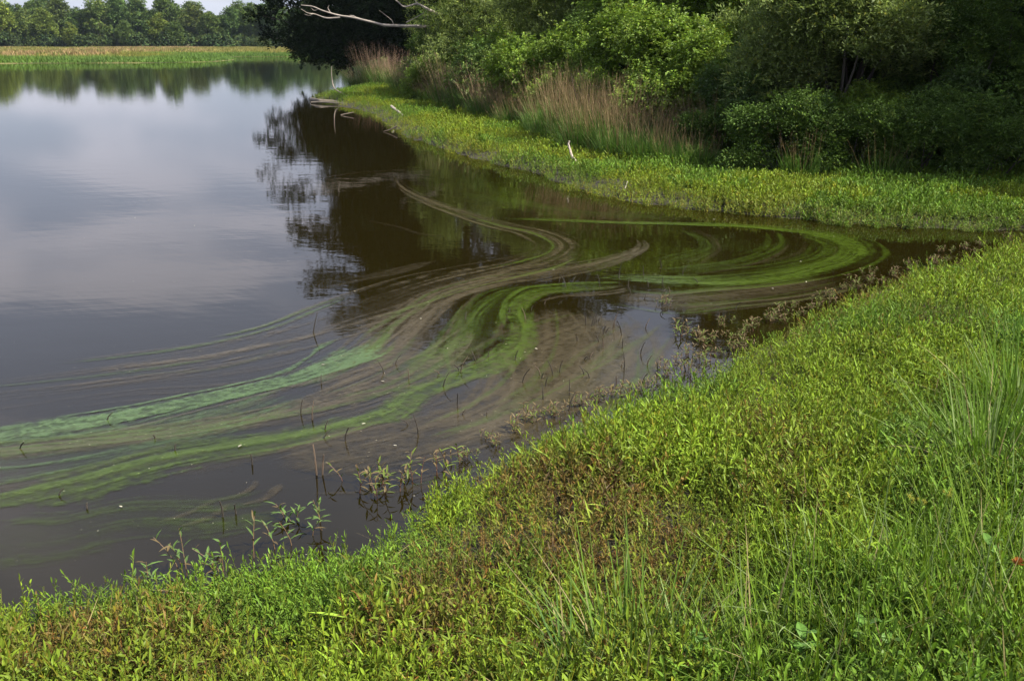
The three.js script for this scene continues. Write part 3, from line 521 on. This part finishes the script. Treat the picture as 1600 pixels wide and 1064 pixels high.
// ---------------------------------------------------------------- algae and scum drifting on the water
{
  const X0 = -7.2, X1 = 5.6, Z0 = -18.6, Z1 = -3.0, N = 2048, sx = (X1 - X0) / N, sz = (Z1 - Z0) / N;
  const GREEN = 0, GREY = 1;
  // [group, colour, strength, streakiness, seed, [px, py, half width in metres]...]
  const strokes = [
    [0, GREEN, .95, .30, 1, [[-120, 697, .2], [0, 683, .2], [110, 667, .19], [200, 652, .16], [300, 629, .13], [400, 606, .11], [470, 588, .11], [530, 566, .18], [570, 548, .22], [596, 528, .16]]],
    [0, GREEN, .4, .8, 2, [[-120, 740, .3], [60, 720, .3], [220, 690, .22], [380, 650, .2], [480, 612, .16]]],
    [1, GREEN, .72, .55, 3, [[-60, 796, .2], [120, 758, .21], [240, 724, .2], [340, 704, .17], [440, 688, .15], [520, 670, .14], [600, 645, .13]]],
    [1, GREEN, .95, .45, 4, [[500, 668, .05], [560, 660, .13], [610, 645, .16], [650, 615, .15], [710, 590, .15], [770, 566, .17], [803, 540, .14], [813, 512, .11], [806, 490, .10], [815, 470, .12], [845, 456, .17], [900, 451, .17], [950, 449, .14], [985, 446, .06]]],
    [1, GREEN, .45, .7, 5, [[640, 600, .2], [700, 560, .2], [740, 530, .2], [760, 490, .2], [790, 462, .2], [850, 446, .2]]],
    [2, GREEN, 1.1, .5, 6, [[930, 438, .10], [990, 436, .16], [1060, 440, .2], [1130, 440, .22], [1210, 432, .22], [1280, 420, .2], [1325, 407, .18], [1345, 392, .18], [1330, 378, .18], [1290, 367, .18], [1230, 359, .14], [1160, 353, .12], [1060, 350, .10], [960, 348, .10], [860, 344, .10], [780, 342, .06]]],
    [2, GREEN, .45, .8, 7, [[1215, 362, .10], [1222, 380, .10], [1205, 395, .10], [1160, 410, .12], [1100, 420, .14], [1030, 428, .16]]],
    [2, GREEN, .40, .85, 8, [[1075, 358, .08], [1108, 375, .08], [1112, 390, .08], [1085, 402, .12], [1060, 412, .16]]],
    [2, GREEN, .45, .75, 9, [[1250, 365, .14], [1295, 382, .16], [1280, 402, .16], [1220, 418, .16], [1120, 430, .2]]],
    [2, GREEN, .22, .85, 10, [[720, 300, .3], [800, 318, .3], [900, 330, .35], [1000, 338, .3], [1120, 345, .2]]],
    [3, GREY, .75, .8, 11, [[612, 268, .05], [625, 290, .08], [660, 310, .12], [720, 332, .14], [780, 350, .18], [835, 362, .22], [876, 382, .24], [868, 398, .26], [830, 412, .3], [760, 428, .34], [690, 446, .36], [610, 474, .34], [540, 498, .28], [450, 528, .22], [340, 553, .2], [200, 575, .2], [60, 592, .2], [-120, 610, .2]]],
    [3, GREY, .3, .9, 12, [[690, 405, .05], [600, 428, .14], [520, 445, .14], [450, 462, .06]]],
    [3, GREY, .30, .3, 13, [[490, 281, .05], [560, 270, .06], [620, 266, .05], [675, 262, .03]]],
    [3, GREY, .25, .3, 14, [[570, 344, .025], [620, 354, .03], [660, 366, .03], [700, 370, .02]]],
    [3, GREY, .22, .9, 15, [[640, 480, .5], [520, 540, .4], [380, 590, .3], [200, 610, .3], [0, 630, .3], [-120, 640, .3]]],
    [4, GREY, .75, .7, 16, [[1000, 374, .03], [1008, 384, .05], [985, 398, .07], [930, 415, .12], [860, 428, .16], [780, 440, .22], [710, 460, .22], [660, 490, .2], [620, 520, .22], [585, 552, .2], [540, 580, .16], [480, 606, .10]]],
    [4, GREY, .85, .65, 17, [[735, 512, .08], [725, 530, .16], [700, 556, .2], [650, 584, .22], [590, 606, .2], [510, 632, .15], [420, 652, .12], [300, 673, .10], [150, 690, .10], [0, 706, .10], [-120, 716, .1]]],
    [4, GREY, .55, .8, 18, [[700, 470, .2], [660, 520, .2], [610, 565, .22], [560, 592, .2], [480, 618, .12]]],
    [4, GREY, .35, .6, 21, [[260, 745, .1], [380, 715, .12], [500, 690, .12], [600, 668, .1]]],
    [5, GREY, .55, .12, 19, [[860, 480, .5], [880, 540, .6], [860, 600, .45], [790, 650, .3], [700, 690, .25]]],
    [5, GREY, .42, .15, 31, [[430, 735, .25], [540, 705, .4], [650, 680, .45], [760, 640, .5], [860, 585, .5], [940, 535, .45], [1010, 495, .3]]],
    [5, GREY, .45, .25, 20, [[960, 462, .25], [1040, 470, .35], [1120, 462, .3], [1220, 452, .25], [1320, 432, .2]]],
    [5, GREEN, .20, .8, 22, [[840, 640, .12], [900, 605, .12], [960, 570, .15], [1010, 520, .2]]],
    [5, GREY, .5, .3, 23, [[245, 818, .012], [285, 806, .02], [320, 790, .02], [345, 776, .012]]], [5, GREY, .5, .3, 24, [[275, 825, .01], [320, 812, .02], [345, 797, .02], [360, 785, .012]]],
    [5, GREY, .5, .3, 25, [[335, 783, .012], [370, 775, .02], [395, 760, .025], [400, 750, .012]]], [5, GREY, .5, .3, 26, [[375, 790, .012], [410, 782, .02], [432, 766, .03], [440, 755, .012]]],
    [5, GREEN, .28, .8, 27, [[-60, 850, .35], [80, 845, .3], [200, 820, .25], [330, 815, .2], [460, 790, .2]]],
  ];
  const A = [new Float32Array(N * N), new Float32Array(N * N)], W = new Float32Array(N * N), OWN = new Uint8Array(N * N).fill(9);
  const best = new Float32Array(N * N), bu = new Float32Array(N * N), bv = new Float32Array(N * N), bw = new Float32Array(N * N);
  const rs = rng(404);
  for (const [grp, kind, power, streak, seed, pts] of strokes.slice()) { // loose filaments that run beside each band
    const n = power < .3 ? 2 : (kind === GREY ? 2 : 1) * Math.round(3 + 26 * Math.min(.5, pts.reduce((a, p) => a + p[2], 0) / pts.length));
    for (let i = 0; i < n && pts.length > 4; i++) {
      const a = Math.floor(rs() * (pts.length - 3)), b = Math.min(pts.length, a + 4 + Math.floor(rs() * 5)), o0 = (rs() - .5) * 3, o1 = o0 + (rs() - .5) * 2.2, sub = pts.slice(a, b);
      if (sub.length < 3) continue;
      strokes.push([grp, rs() < .75 ? kind : 1 - kind, power * (.4 + .6 * rs()), .25, seed * 17 + i, sub.map(([x, y, w], k) => { const q = pts[Math.min(pts.length - 1, a + k + 1)], p = pts[Math.max(0, a + k - 1)], A = at(p[0], p[1]), B = at(q[0], q[1]), P = at(x, y), l = Math.hypot(B.x - A.x, B.z - A.z) || 1, o = lerp(o0, o1, k / sub.length) * w; return [P.x - (B.z - A.z) / l * o, P.z + (B.x - A.x) / l * o, .012 + .03 * rs(), 1]; })]);
    }
  }
  for (const [grp, kind, power, streak, seed, pts] of strokes) {
    const curve = new THREE.CatmullRomCurve3(pts.map(([x, y, , w]) => w ? V(x, 0, y) : at(x, y)), false, 'centripetal');
    const L = curve.getLength(), n = Math.ceil(L / .03) + 2, P = curve.getPoints(n), wAt = (t) => { const f = t * (pts.length - 1), i = Math.min(pts.length - 2, Math.floor(f)); return lerp(pts[i][2], pts[i + 1][2], f - i); };
    best.fill(1e9); let i0 = N, i1 = 0, j0 = N, j1 = 0;
    for (let s = 0; s < P.length - 1; s++) {
      const a = P[s], b = P[s + 1], hw = wAt(s / n), m = hw * 2.1 + .06, ex = b.x - a.x, ez = b.z - a.z, l2 = ex * ex + ez * ez + 1e-12, l = Math.sqrt(l2);
      const ia = Math.max(0, Math.floor((Math.min(a.x, b.x) - m - X0) / sx)), ib = Math.min(N - 1, Math.ceil((Math.max(a.x, b.x) + m - X0) / sx)), ja = Math.max(0, Math.floor((Math.min(a.z, b.z) - m - Z0) / sz)), jb = Math.min(N - 1, Math.ceil((Math.max(a.z, b.z) + m - Z0) / sz));
      i0 = Math.min(i0, ia); i1 = Math.max(i1, ib); j0 = Math.min(j0, ja); j1 = Math.max(j1, jb);
      for (let j = ja; j <= jb; j++) for (let i = ia; i <= ib; i++) {
        const x = X0 + (i + .5) * sx - a.x, z = Z0 + (j + .5) * sz - a.z, t = clamp((x * ex + z * ez) / l2), dx = x - ex * t, dz = z - ez * t, d = dx * dx + dz * dz, k = j * N + i;
        if (d < best[k]) { best[k] = d; bu[k] = (s + t) / n; bv[k] = Math.sqrt(d) * Math.sign(ex * z - ez * x); bw[k] = lerp(hw, wAt(Math.min(1, (s + 1) / n)), t); }
      }
    }
    for (let j = j0; j <= j1; j++) for (let i = i0; i <= i1; i++) {
      const k = j * N + i; if (best[k] > 1e8) continue;
      const x = X0 + i * sx, z = Z0 + j * sz, u = bu[k] * L, w = bw[k] * lerp(.25, 1, smooth(0, .16, bu[k]) * smooth(1, .84, bu[k]));
      const wv = (fbm(u * .9 + seed * 31, bv[k] / w * .6 + seed, 2) - .5) * .9 * w;
      const v = (bv[k] + wv) / w + (fbm(u * 2.2 + seed * 5, bv[k] * 26 + seed, 3) - .5) * .9 + (fbm(x * 9 + seed, z * 9, 2) - .5) * .4 + (fbm(x * 26, z * 26 + seed, 2) - .5) * .5, edge = 1 - smooth(.38, 1.15, Math.abs(v)), ends = smooth(0, .07, bu[k]) * smooth(1, .8, bu[k]);
      if (edge <= 0) continue;
      const f1 = fbm(bv[k] * 20 / (1 + w) + wv * 14 + seed * 7, u * .55 + seed, 3), f2 = fbm((bv[k] + wv) * 46 + seed * 3, u * 1.1 + seed, 2), f3 = noise(x * 60, z * 60);
      const fil = lerp(1, smooth(.38, .64, f1) * (.3 + .9 * smooth(.36, .62, f2)), streak) * (.58 + .7 * smooth(.28, .68, fbm(x * 30 + seed, z * 30, 3))) * (.8 + .4 * TAB[(i * 131 + j * 7919) & 65535]);
      const a = clamp(power * (kind === GREY ? .8 : .88) * edge * ends * fil);
      A[kind][k] = 1 - (1 - A[kind][k]) * (1 - a);
      if (a > W[k] && a > .03) { W[k] = a; OWN[k] = grp; }
    }
  }
  const px = new Uint8Array(N * N * 4), g0 = [[.058, .098, .030], [.042, .067, .004], [.040, .063, .005]], s = [.056, .044, .022];
  const enc = (c) => 255 * (c <= .0031308 ? 12.92 * c : 1.055 * Math.pow(c, 1 / 2.4) - .055);
  for (let j = 0; j < N; j++) for (let i = 0; i < N; i++) {
    const k = j * N + i, ag = A[0][k], as = A[1][k], a = 1 - (1 - ag) * (1 - as), f = a > 0 ? ag / (ag + as * (1 - ag) * .8 + 1e-6) : 0;
    const m = TAB[(k * 7919) & 65535], n = .9 + .2 * m, x = X0 + i * sx, z = Z0 + j * sz, q = fbm(x * 3, z * 3, 2);
    for (let c = 0; c < 3; c++) px[k * 4 + c] = enc(lerp(s[c], (OWN[k] < 3 ? g0[OWN[k]] : g0[2])[c] * (.85 + .3 * q), f) * n + (TAB[(k * 3001 + 77) & 65535] < .004 ? .12 : 0) * (c === 2 ? .6 : 1));
    px[k * 4 + 3] = 255 * Math.min(.94, a * 1.02);
  }
  const tex = new THREE.DataTexture(px, N, N); tex.colorSpace = THREE.SRGBColorSpace; tex.magFilter = THREE.LinearFilter; tex.needsUpdate = true;
  const mat = new THREE.MeshPhysicalMaterial({ map: tex, transparent: true, roughness: .22, ior: 1.33 });
  const labels = ['long pale green algae streak running to the left edge of the water', 'thick bright green algae band bending through the middle of the cove', 'wide green algae arc curving round the right end of the cove', 'grey brown scum streaks sweeping from the reflections to the left', 'brown scum ribbons folded between the two green algae bands', 'thin brown film on the shallow water before the near bank'];
  const C = 8, names = ['algae_film', 'algae_film', 'algae_film', 'scum_film', 'scum_film', 'scum_film'], cells = labels.map(() => []);
  for (let j = 0; j < N; j += C) for (let i = 0; i < N; i += C) {
    const cnt = [0, 0, 0, 0, 0, 0]; let mx = 0;
    for (let b = -1; b <= C; b++) for (let a = -1; a <= C; a++) { const ii = clamp(i + a, 0, N - 1), jj = clamp(j + b, 0, N - 1), k = jj * N + ii, al = px[k * 4 + 3]; if (al > mx) mx = al; if (OWN[k] < 6) cnt[OWN[k]] += W[k]; }
    if (mx < 6) continue;
    const o = cnt.indexOf(Math.max(...cnt)); if (cnt[o] > 0) cells[o].push([i, j]);
  }
  cells.forEach((list, o) => {
    const pos = [], uv = [];
    for (const [i, j] of list) { const q = [[i, j], [i, j + C], [i + C, j + C], [i, j], [i + C, j + C], [i + C, j]]; for (const [a, b] of q) { pos.push(X0 + a * sx, .004, Z0 + b * sz); uv.push(a / N, b / N); } }
    const geo = new THREE.BufferGeometry(); geo.setAttribute('position', new THREE.Float32BufferAttribute(pos, 3)); geo.setAttribute('uv', new THREE.Float32BufferAttribute(uv, 2)); geo.computeVertexNormals();
    const m = mesh(names[o], geo, mat, labels[o], o < 3 ? 'algae' : 'scum', null, 'stuff'); m.castShadow = false;
  });
  // seeds, petals and bits of leaf afloat
  const r = rng(15), fb = new MB(); fb.leaf(V(-.5, 0, 0), V(1, 0, 0), 1, .5, 0, [1, 1, 1], 3, .12, .4);
  const list = [];
  for (let i = 0; i < 9000 && list.length < 1300; i++) {
    const x = lerp(X0, X1, r()), z = lerp(Z1, Z0, Math.pow(r(), 1.5)), k = Math.floor((z - Z0) / sz) * N + Math.floor((x - X0) / sx);
    if (sdNear(x, z) > -.1 || sdFar(x, z) > -.05 || r() > .08 + px[k * 4 + 3] / 255) continue;
    const big = r() < .025, v = .35 + .5 * r();
    list.push({ m: mat4(V(x, .008, z), eul(0, r() * 6.28, 0), big ? .015 + .02 * r() : .004 + .008 * r() * r()), c: r() < .75 ? [.5 * v, .47 * v, .36 * v] : [.16 * v, .12 * v, .06 * v] });
  }
  tag(inst('floating_bits', fb.geo(), M.wood, list), 'pale specks of seed and leaf floating on the algae', 'floating debris');
}

// ---------------------------------------------------------------- sticks, dead wood and stalks in the water
{
  const stick = (name, pts, r0, r1, col, label, category, group, seed = 3, sides = 6) => {
    const r = rng(seed), mb = new MB(), c = new THREE.CatmullRomCurve3(pts), n = Math.max(4, pts.length * 3);
    mb.tube(c.getPoints(n), r0, r1, sides, col, .3, r); return mesh(name, mb.geo(), M.wood, label, category, group);
  };
  const pale = [.27, .235, .20], grey = [.15, .125, .095], dark = [.03, .024, .018];
  // the bare limb across the oak
  const D = 36, br = (list, d = D) => list.map(([x, y, k = 0]) => far(x, y, d + k));
  const limb = thing('dead_branch', 'long bare pale branch reaching left across the dark oak', 'branch', V(0, 0, 0)), r = rng(12);
  const addLimb = (list, a, b, name) => { const mb = new MB(), c = new THREE.CatmullRomCurve3(br(list)); mb.tube(c.getPoints(list.length * 4), a, b, 6, pale, .3, r); part(name, mb.geo(), M.wood, limb); };
  addLimb([[690, 42, 1], [655, 41], [620, 40], [600, 39], [575, 33], [550, 27], [530, 24], [505, 17], [488, 10], [470, 8]], .07, .016, 'limb');
  addLimb([[531, 27], [510, 28], [492, 22], [480, 20, -.4], [470, 14, -.6]], .035, .008, 'twig');
  addLimb([[488, 22], [483, 24], [475, 22]], .014, .005, 'twig'); addLimb([[516, 20], [512, 12], [514, 8]], .02, .006, 'twig'); addLimb([[560, 30], [552, 25], [546, 24]], .03, .012, 'twig'); addLimb([[615, 39], [612, 32], [600, 22], [592, 16]], .016, .005, 'twig'); addLimb([[634, 35], [652, 26], [662, 20]], .022, .012, 'twig'); addLimb([[498, 14], [490, 16], [484, 10]], .014, .005, 'twig');
  const l2 = thing('dead_branch', 'forked bare branch at the top edge above the oak', 'branch', V(0, 0, 0)), mk = (list, a, b, name) => { const mb = new MB(), c = new THREE.CatmullRomCurve3(br(list, 35)); mb.tube(c.getPoints(list.length * 4), a, b, 6, pale, .3, r); part(name, mb.geo(), M.wood, l2); };
  mk([[690, 24, 1], [668, 14], [652, 6], [640, 9], [630, 10], [622, 3], [612, -4]], .05, .015, 'limb'); mk([[655, 8], [648, 0], [645, -8]], .025, .01, 'twig');

  const g = (px, py, h = 0) => at(px, py, h);
  // driftwood and leaning sticks on the point
  stick('driftwood', [g(486, 155, .06), g(500, 157, .10), g(518, 158, .08), g(545, 162, .02)], .07, .035, grey, 'forked grey driftwood log lying at the tip of the point', 'driftwood');
  stick('driftwood', [g(486, 160, .03), g(505, 159.5, .06), g(550, 163.5, .03)], .04, .03, grey, 'low driftwood piece beside the forked log', 'driftwood');
  { const p = g(547, 155), up = (dx, y, dz = 0) => V(p.x + dx, y, p.z + dz); stick('bare_stick', [up(0, .02), up(-.35, .25), up(-.6, .42), up(-.68, .9), up(-.66, 1.25)], .035, .008, [.3, .25, .2], 'thin upright stick rising from the tip of the point', 'stick'); }
  { const p = g(633, 186), up = (dx, y, dz = 0) => V(p.x + dx, y, p.z + dz); stick('bare_stick', [up(0, .03), up(-.18, .2), up(-.42, .37, -.1)], .045, .035, pale, 'short broken stick leaning out of the weeds on the point', 'stick'); }
  { const p = g(608, 206), up = (dx, y, dz = 0) => V(p.x + dx, y, p.z + dz); stick('bare_stick', [up(.2, .14), up(0, .05), up(-.15, .01)], .022, .01, [.10, .08, .06], 'small grey stick at the water edge below the broken stick', 'stick'); }
  { const p = g(907, 268), up = (dx, y, dz = 0) => V(p.x + dx, y, p.z + dz); stick('bare_stick', [up(0, -.02), up(-.05, .13), up(-.15, .26), up(-.19, .38), up(-.22, .48), up(-.2, .53)], .026, .014, [.48, .40, .33], 'crooked pale stick standing at the edge of the far bank', 'stick', null, 9, 7); }
  { const p = g(540, 180), up = (dx, y, dz = 0) => V(p.x + dx, y, p.z + dz); stick('bare_stick', [up(-.15, .01), up(.1, .06), up(.25, .09)], .02, .012, [.16, .13, .10], 'pale stick lying in the water below the driftwood', 'stick'); }
  { const p = far(1560, 235, 14.6); stick('bare_stick', [V(p.x - .12, p.y - .3, p.z), V(p.x - .02, p.y, p.z), V(p.x + .03, p.y + .25, p.z)], .008, .004, pale, 'thin pale twig upright in the dark right bank', 'stick'); }
  stick('bare_stick', [g(968, 298), g(976, 300, .08).setY(.12), g(980, 304).setY(.2)], .008, .004, pale, 'thin pale twig slanting from the shallow water off the bank', 'stick');

  // dark stems of drowned plants
  const single = [[487, 520, .16, .05, 'dark slanting stem alone in the water left of the scum'], [163, 657, .05, .05, 'small dark twig on the pale green algae streak'], [24, 702, .05, .06, 'dark twig nearest the left edge of the water'], [240, 686, .03, 0, 'tiny dark stub between the green bands at the left'], [272, 704, .04, .01, 'dark stub in the lower green film'], [393, 726, .06, .0, 'dark upright stub below the lower green band'], [505, 672, .06, .03, 'dark slanting stub at the edge of the middle algae'], [538, 690, .09, .03, 'dark upright stem below the middle algae'], [346, 808, .09, .0, 'forked dark stem in the open shallows at the left'], [369, 803, .06, .0, 'short dark stem right of the forked one'], [494, 742, .17, -.01, 'tallest pale brown stalk of the broken pair in the shallows'], [502, 742, .12, .02, 'shorter brown stalk of the broken pair in the shallows'], [727, 500, .07, .01, 'dark stem among the scum ribbons'], [967, 435, .15, .02, 'tall dark stem on the far green band'], [1006, 431, .1, -.01, 'dark stem right of the tall one on the far green band'], [938, 448, .12, -.03, 'brown bent stem left of the tall one on the far band'], [769, 345, .05, .01, 'small dark stem far out in the cove'], [135, 795, .03, 0, 'tiny stub in the dark shallows at the left'], [90, 775, .04, .03, 'bent dark stub near the left shallows']];
  single.forEach(([px, py, h, lean, label], i) => { const p = g(px, py), q = rng(300 + i); stick('dead_reed', [V(p.x, -.05, p.z), V(p.x + lean * .5 + (q() - .5) * .01, h * .5, p.z), V(p.x + lean, h, p.z + (q() - .5) * .03)], .006, .0025, i === 10 || i === 11 ? [.10, .068, .045] : dark, label, 'reed stub', null, 300 + i, 5); });
  const many = [[845, 585], [868, 586], [915, 587], [924, 508], [928, 508], [958, 506], [972, 526], [946, 520], [975, 542], [1000, 556], [1010, 570], [940, 520], [985, 460], [1012, 450], [1035, 462], [1050, 458], [1090, 440], [985, 448], [905, 535], [847, 590], [960, 600], [1000, 620], [1005, 600], [760, 560], [830, 487], [826, 500], [850, 625], [712, 640], [758, 648], [1150, 480], [720, 585], [890, 620], [1030, 580], [1060, 520], [925, 590], [1120, 505]];
  const q = rng(44);
  for (let i = 0; i < 34; i++) { const a = q(), b = q(); many.push([lerp(790, 1080, a), lerp(440, 640, b) - (a > .6 ? 30 * a : 0)]); }
  for (let i = 0; i < 14; i++) many.push([lerp(440, 760, q()), lerp(560, 700, q())]);
  many.forEach(([px, py], i) => { const p = g(px + (q() - .5) * 8, py + (q() - .5) * 6), h = .035 + .09 * q(), l = (q() - .5) * .12; stick('dead_reed', [V(p.x, -.04, p.z), V(p.x + l * .4, h * .5, p.z), V(p.x + l, h, p.z + (q() - .5) * .05)], .0055, .002, i % 5 ? dark : [.07, .05, .035], 'short dark stem poking out of the scum and shallows of the cove', 'reed stub', 'dead stems in the shallows', 340 + i, 5); });

  // leafy plants standing in the shallows
  const plant = (name, label, pos, seed, o, group) => {
    const r = rng(seed), t = thing(name, label, 'water plant', pos, group);
    for (let k = 0; k < o.stems; k++) {
      const az = r() * 6.28, ln = (r() - .5) * o.H * 1.1, H = o.H * (.6 + .5 * r()), sp = (f) => V(Math.cos(az) * ln * f * f + (k ? (TAB[seed + k] - .5) * o.spread : 0), H * f - .03, Math.sin(az) * ln * f * f + (k ? (TAB[seed + k + 50] - .5) * o.spread : 0));
      const st = new MB(); st.tube([sp(0), sp(.4), sp(.75), sp(1)], .0024, .0014, 4, o.stem); part('stem', st.geo(), M.wet, t);
      for (let i = 0; i < o.n; i++) { const f = .35 + .65 * (i + .5) / o.n, lb = new MB(), v = .75 + .5 * r(), c = r() < o.brown ? [.13 * v, .095 * v, .04 * v] : o.col.map((x) => x * v); lb.leaf(sp(f), dirOf(az + i * 2.4 + r(), .2 + .9 * r()), .065 * (.6 + .6 * r()), .013, .25, c, 3, .3); part('leaf', lb.geo(), M.weed, t); }
    }
    return t;
  };
  const G = { H: .17, stems: 3, n: 7, brown: .15, spread: .16, stem: [.13, .08, .04], col: [.09, .16, .035] }, Bn = { H: .10, stems: 6, n: 6, brown: .55, spread: .26, stem: [.10, .045, .03], col: [.10, .14, .02] };
  plant('smartweed', 'tallest leafy plant standing in the water at the lower left', g(292, 902), 31, { ...G, H: .23 });
  plant('smartweed', 'leafy plant with red stem left of the tallest one', g(232, 915), 35, { ...G, H: .15 });
  plant('smartweed', 'leafy plants right of the tallest one by the bank', g(345, 893), 37, { ...G, H: .22, stems: 4 });
  plant('smartweed', 'green plant with spread leaves in open shallows', g(462, 812), 39, { ...G, H: .12, stems: 3 });
  plant('smartweed', 'leafy plant right of the one with spread leaves', g(500, 828), 41, { ...G, H: .2 });
  plant('smartweed', 'reddish leafy clump at the inner corner of the bank edge', g(430, 858), 43, { ...G, H: .2, brown: .4 });
  plant('smartweed', 'withered brown plant in the water left of the bank corner', g(560, 770), 45, { ...Bn, H: .17, stems: 4 });
  plant('smartweed', 'withered plant with pale leaves in the middle of the corner', g(600, 778), 47, { ...Bn, H: .16, stems: 5 });
  plant('smartweed', 'withered plant right against the bank corner', g(645, 757), 49, { ...Bn, H: .16, stems: 5 });
  plant('smartweed', 'small withered plant beyond the others in the corner', g(598, 742), 51, { ...Bn, H: .12, stems: 3 });
  plant('smartweed', 'brown plant where the bank corner turns', g(690, 738), 53, { ...Bn, H: .16, stems: 5 });
  const b0 = plant('smartweed', 'small brownish plant in the shallows along the near bank', g(1060, 520), 61, { ...Bn, H: .12 }, 'brownish plants along the near bank edge'), b1 = plant('smartweed', 'small brownish plant in the shallows along the near bank', g(1100, 540), 67, { ...Bn, H: .15, stems: 5, brown: .45 }, 'brownish plants along the near bank edge');
  const rr = rng(29), edge = [[730, 718], [770, 690], [800, 676], [830, 655], [860, 650], [900, 640], [940, 622], [960, 612], [985, 608], [1010, 600], [1040, 585], [1050, 560], [1065, 548], [1075, 575], [1088, 520], [1100, 560], [1112, 530], [1120, 505], [1130, 545], [1142, 520], [1150, 535], [1165, 512], [1180, 505], [1200, 490], [1215, 500], [1230, 488], [1250, 482], [1270, 474], [1285, 470], [1300, 462], [1320, 455], [1340, 446], [1350, 432], [1370, 432], [1395, 422], [1420, 415], [1450, 408], [1480, 398], [1030, 470], [1510, 392], [1540, 384], [1570, 375]];
  edge.forEach(([px, py], i) => { for (let k = 0; k < 2; k++) copyOf((i + k) % 2 ? b0 : b1, g(px + (rr() - .4) * 26, py + (rr() - .25) * 16), rr() * 6.28, (.5 + .45 * rr()) * (k ? .8 : 1)); });
}

renderer.render(scene, camera);
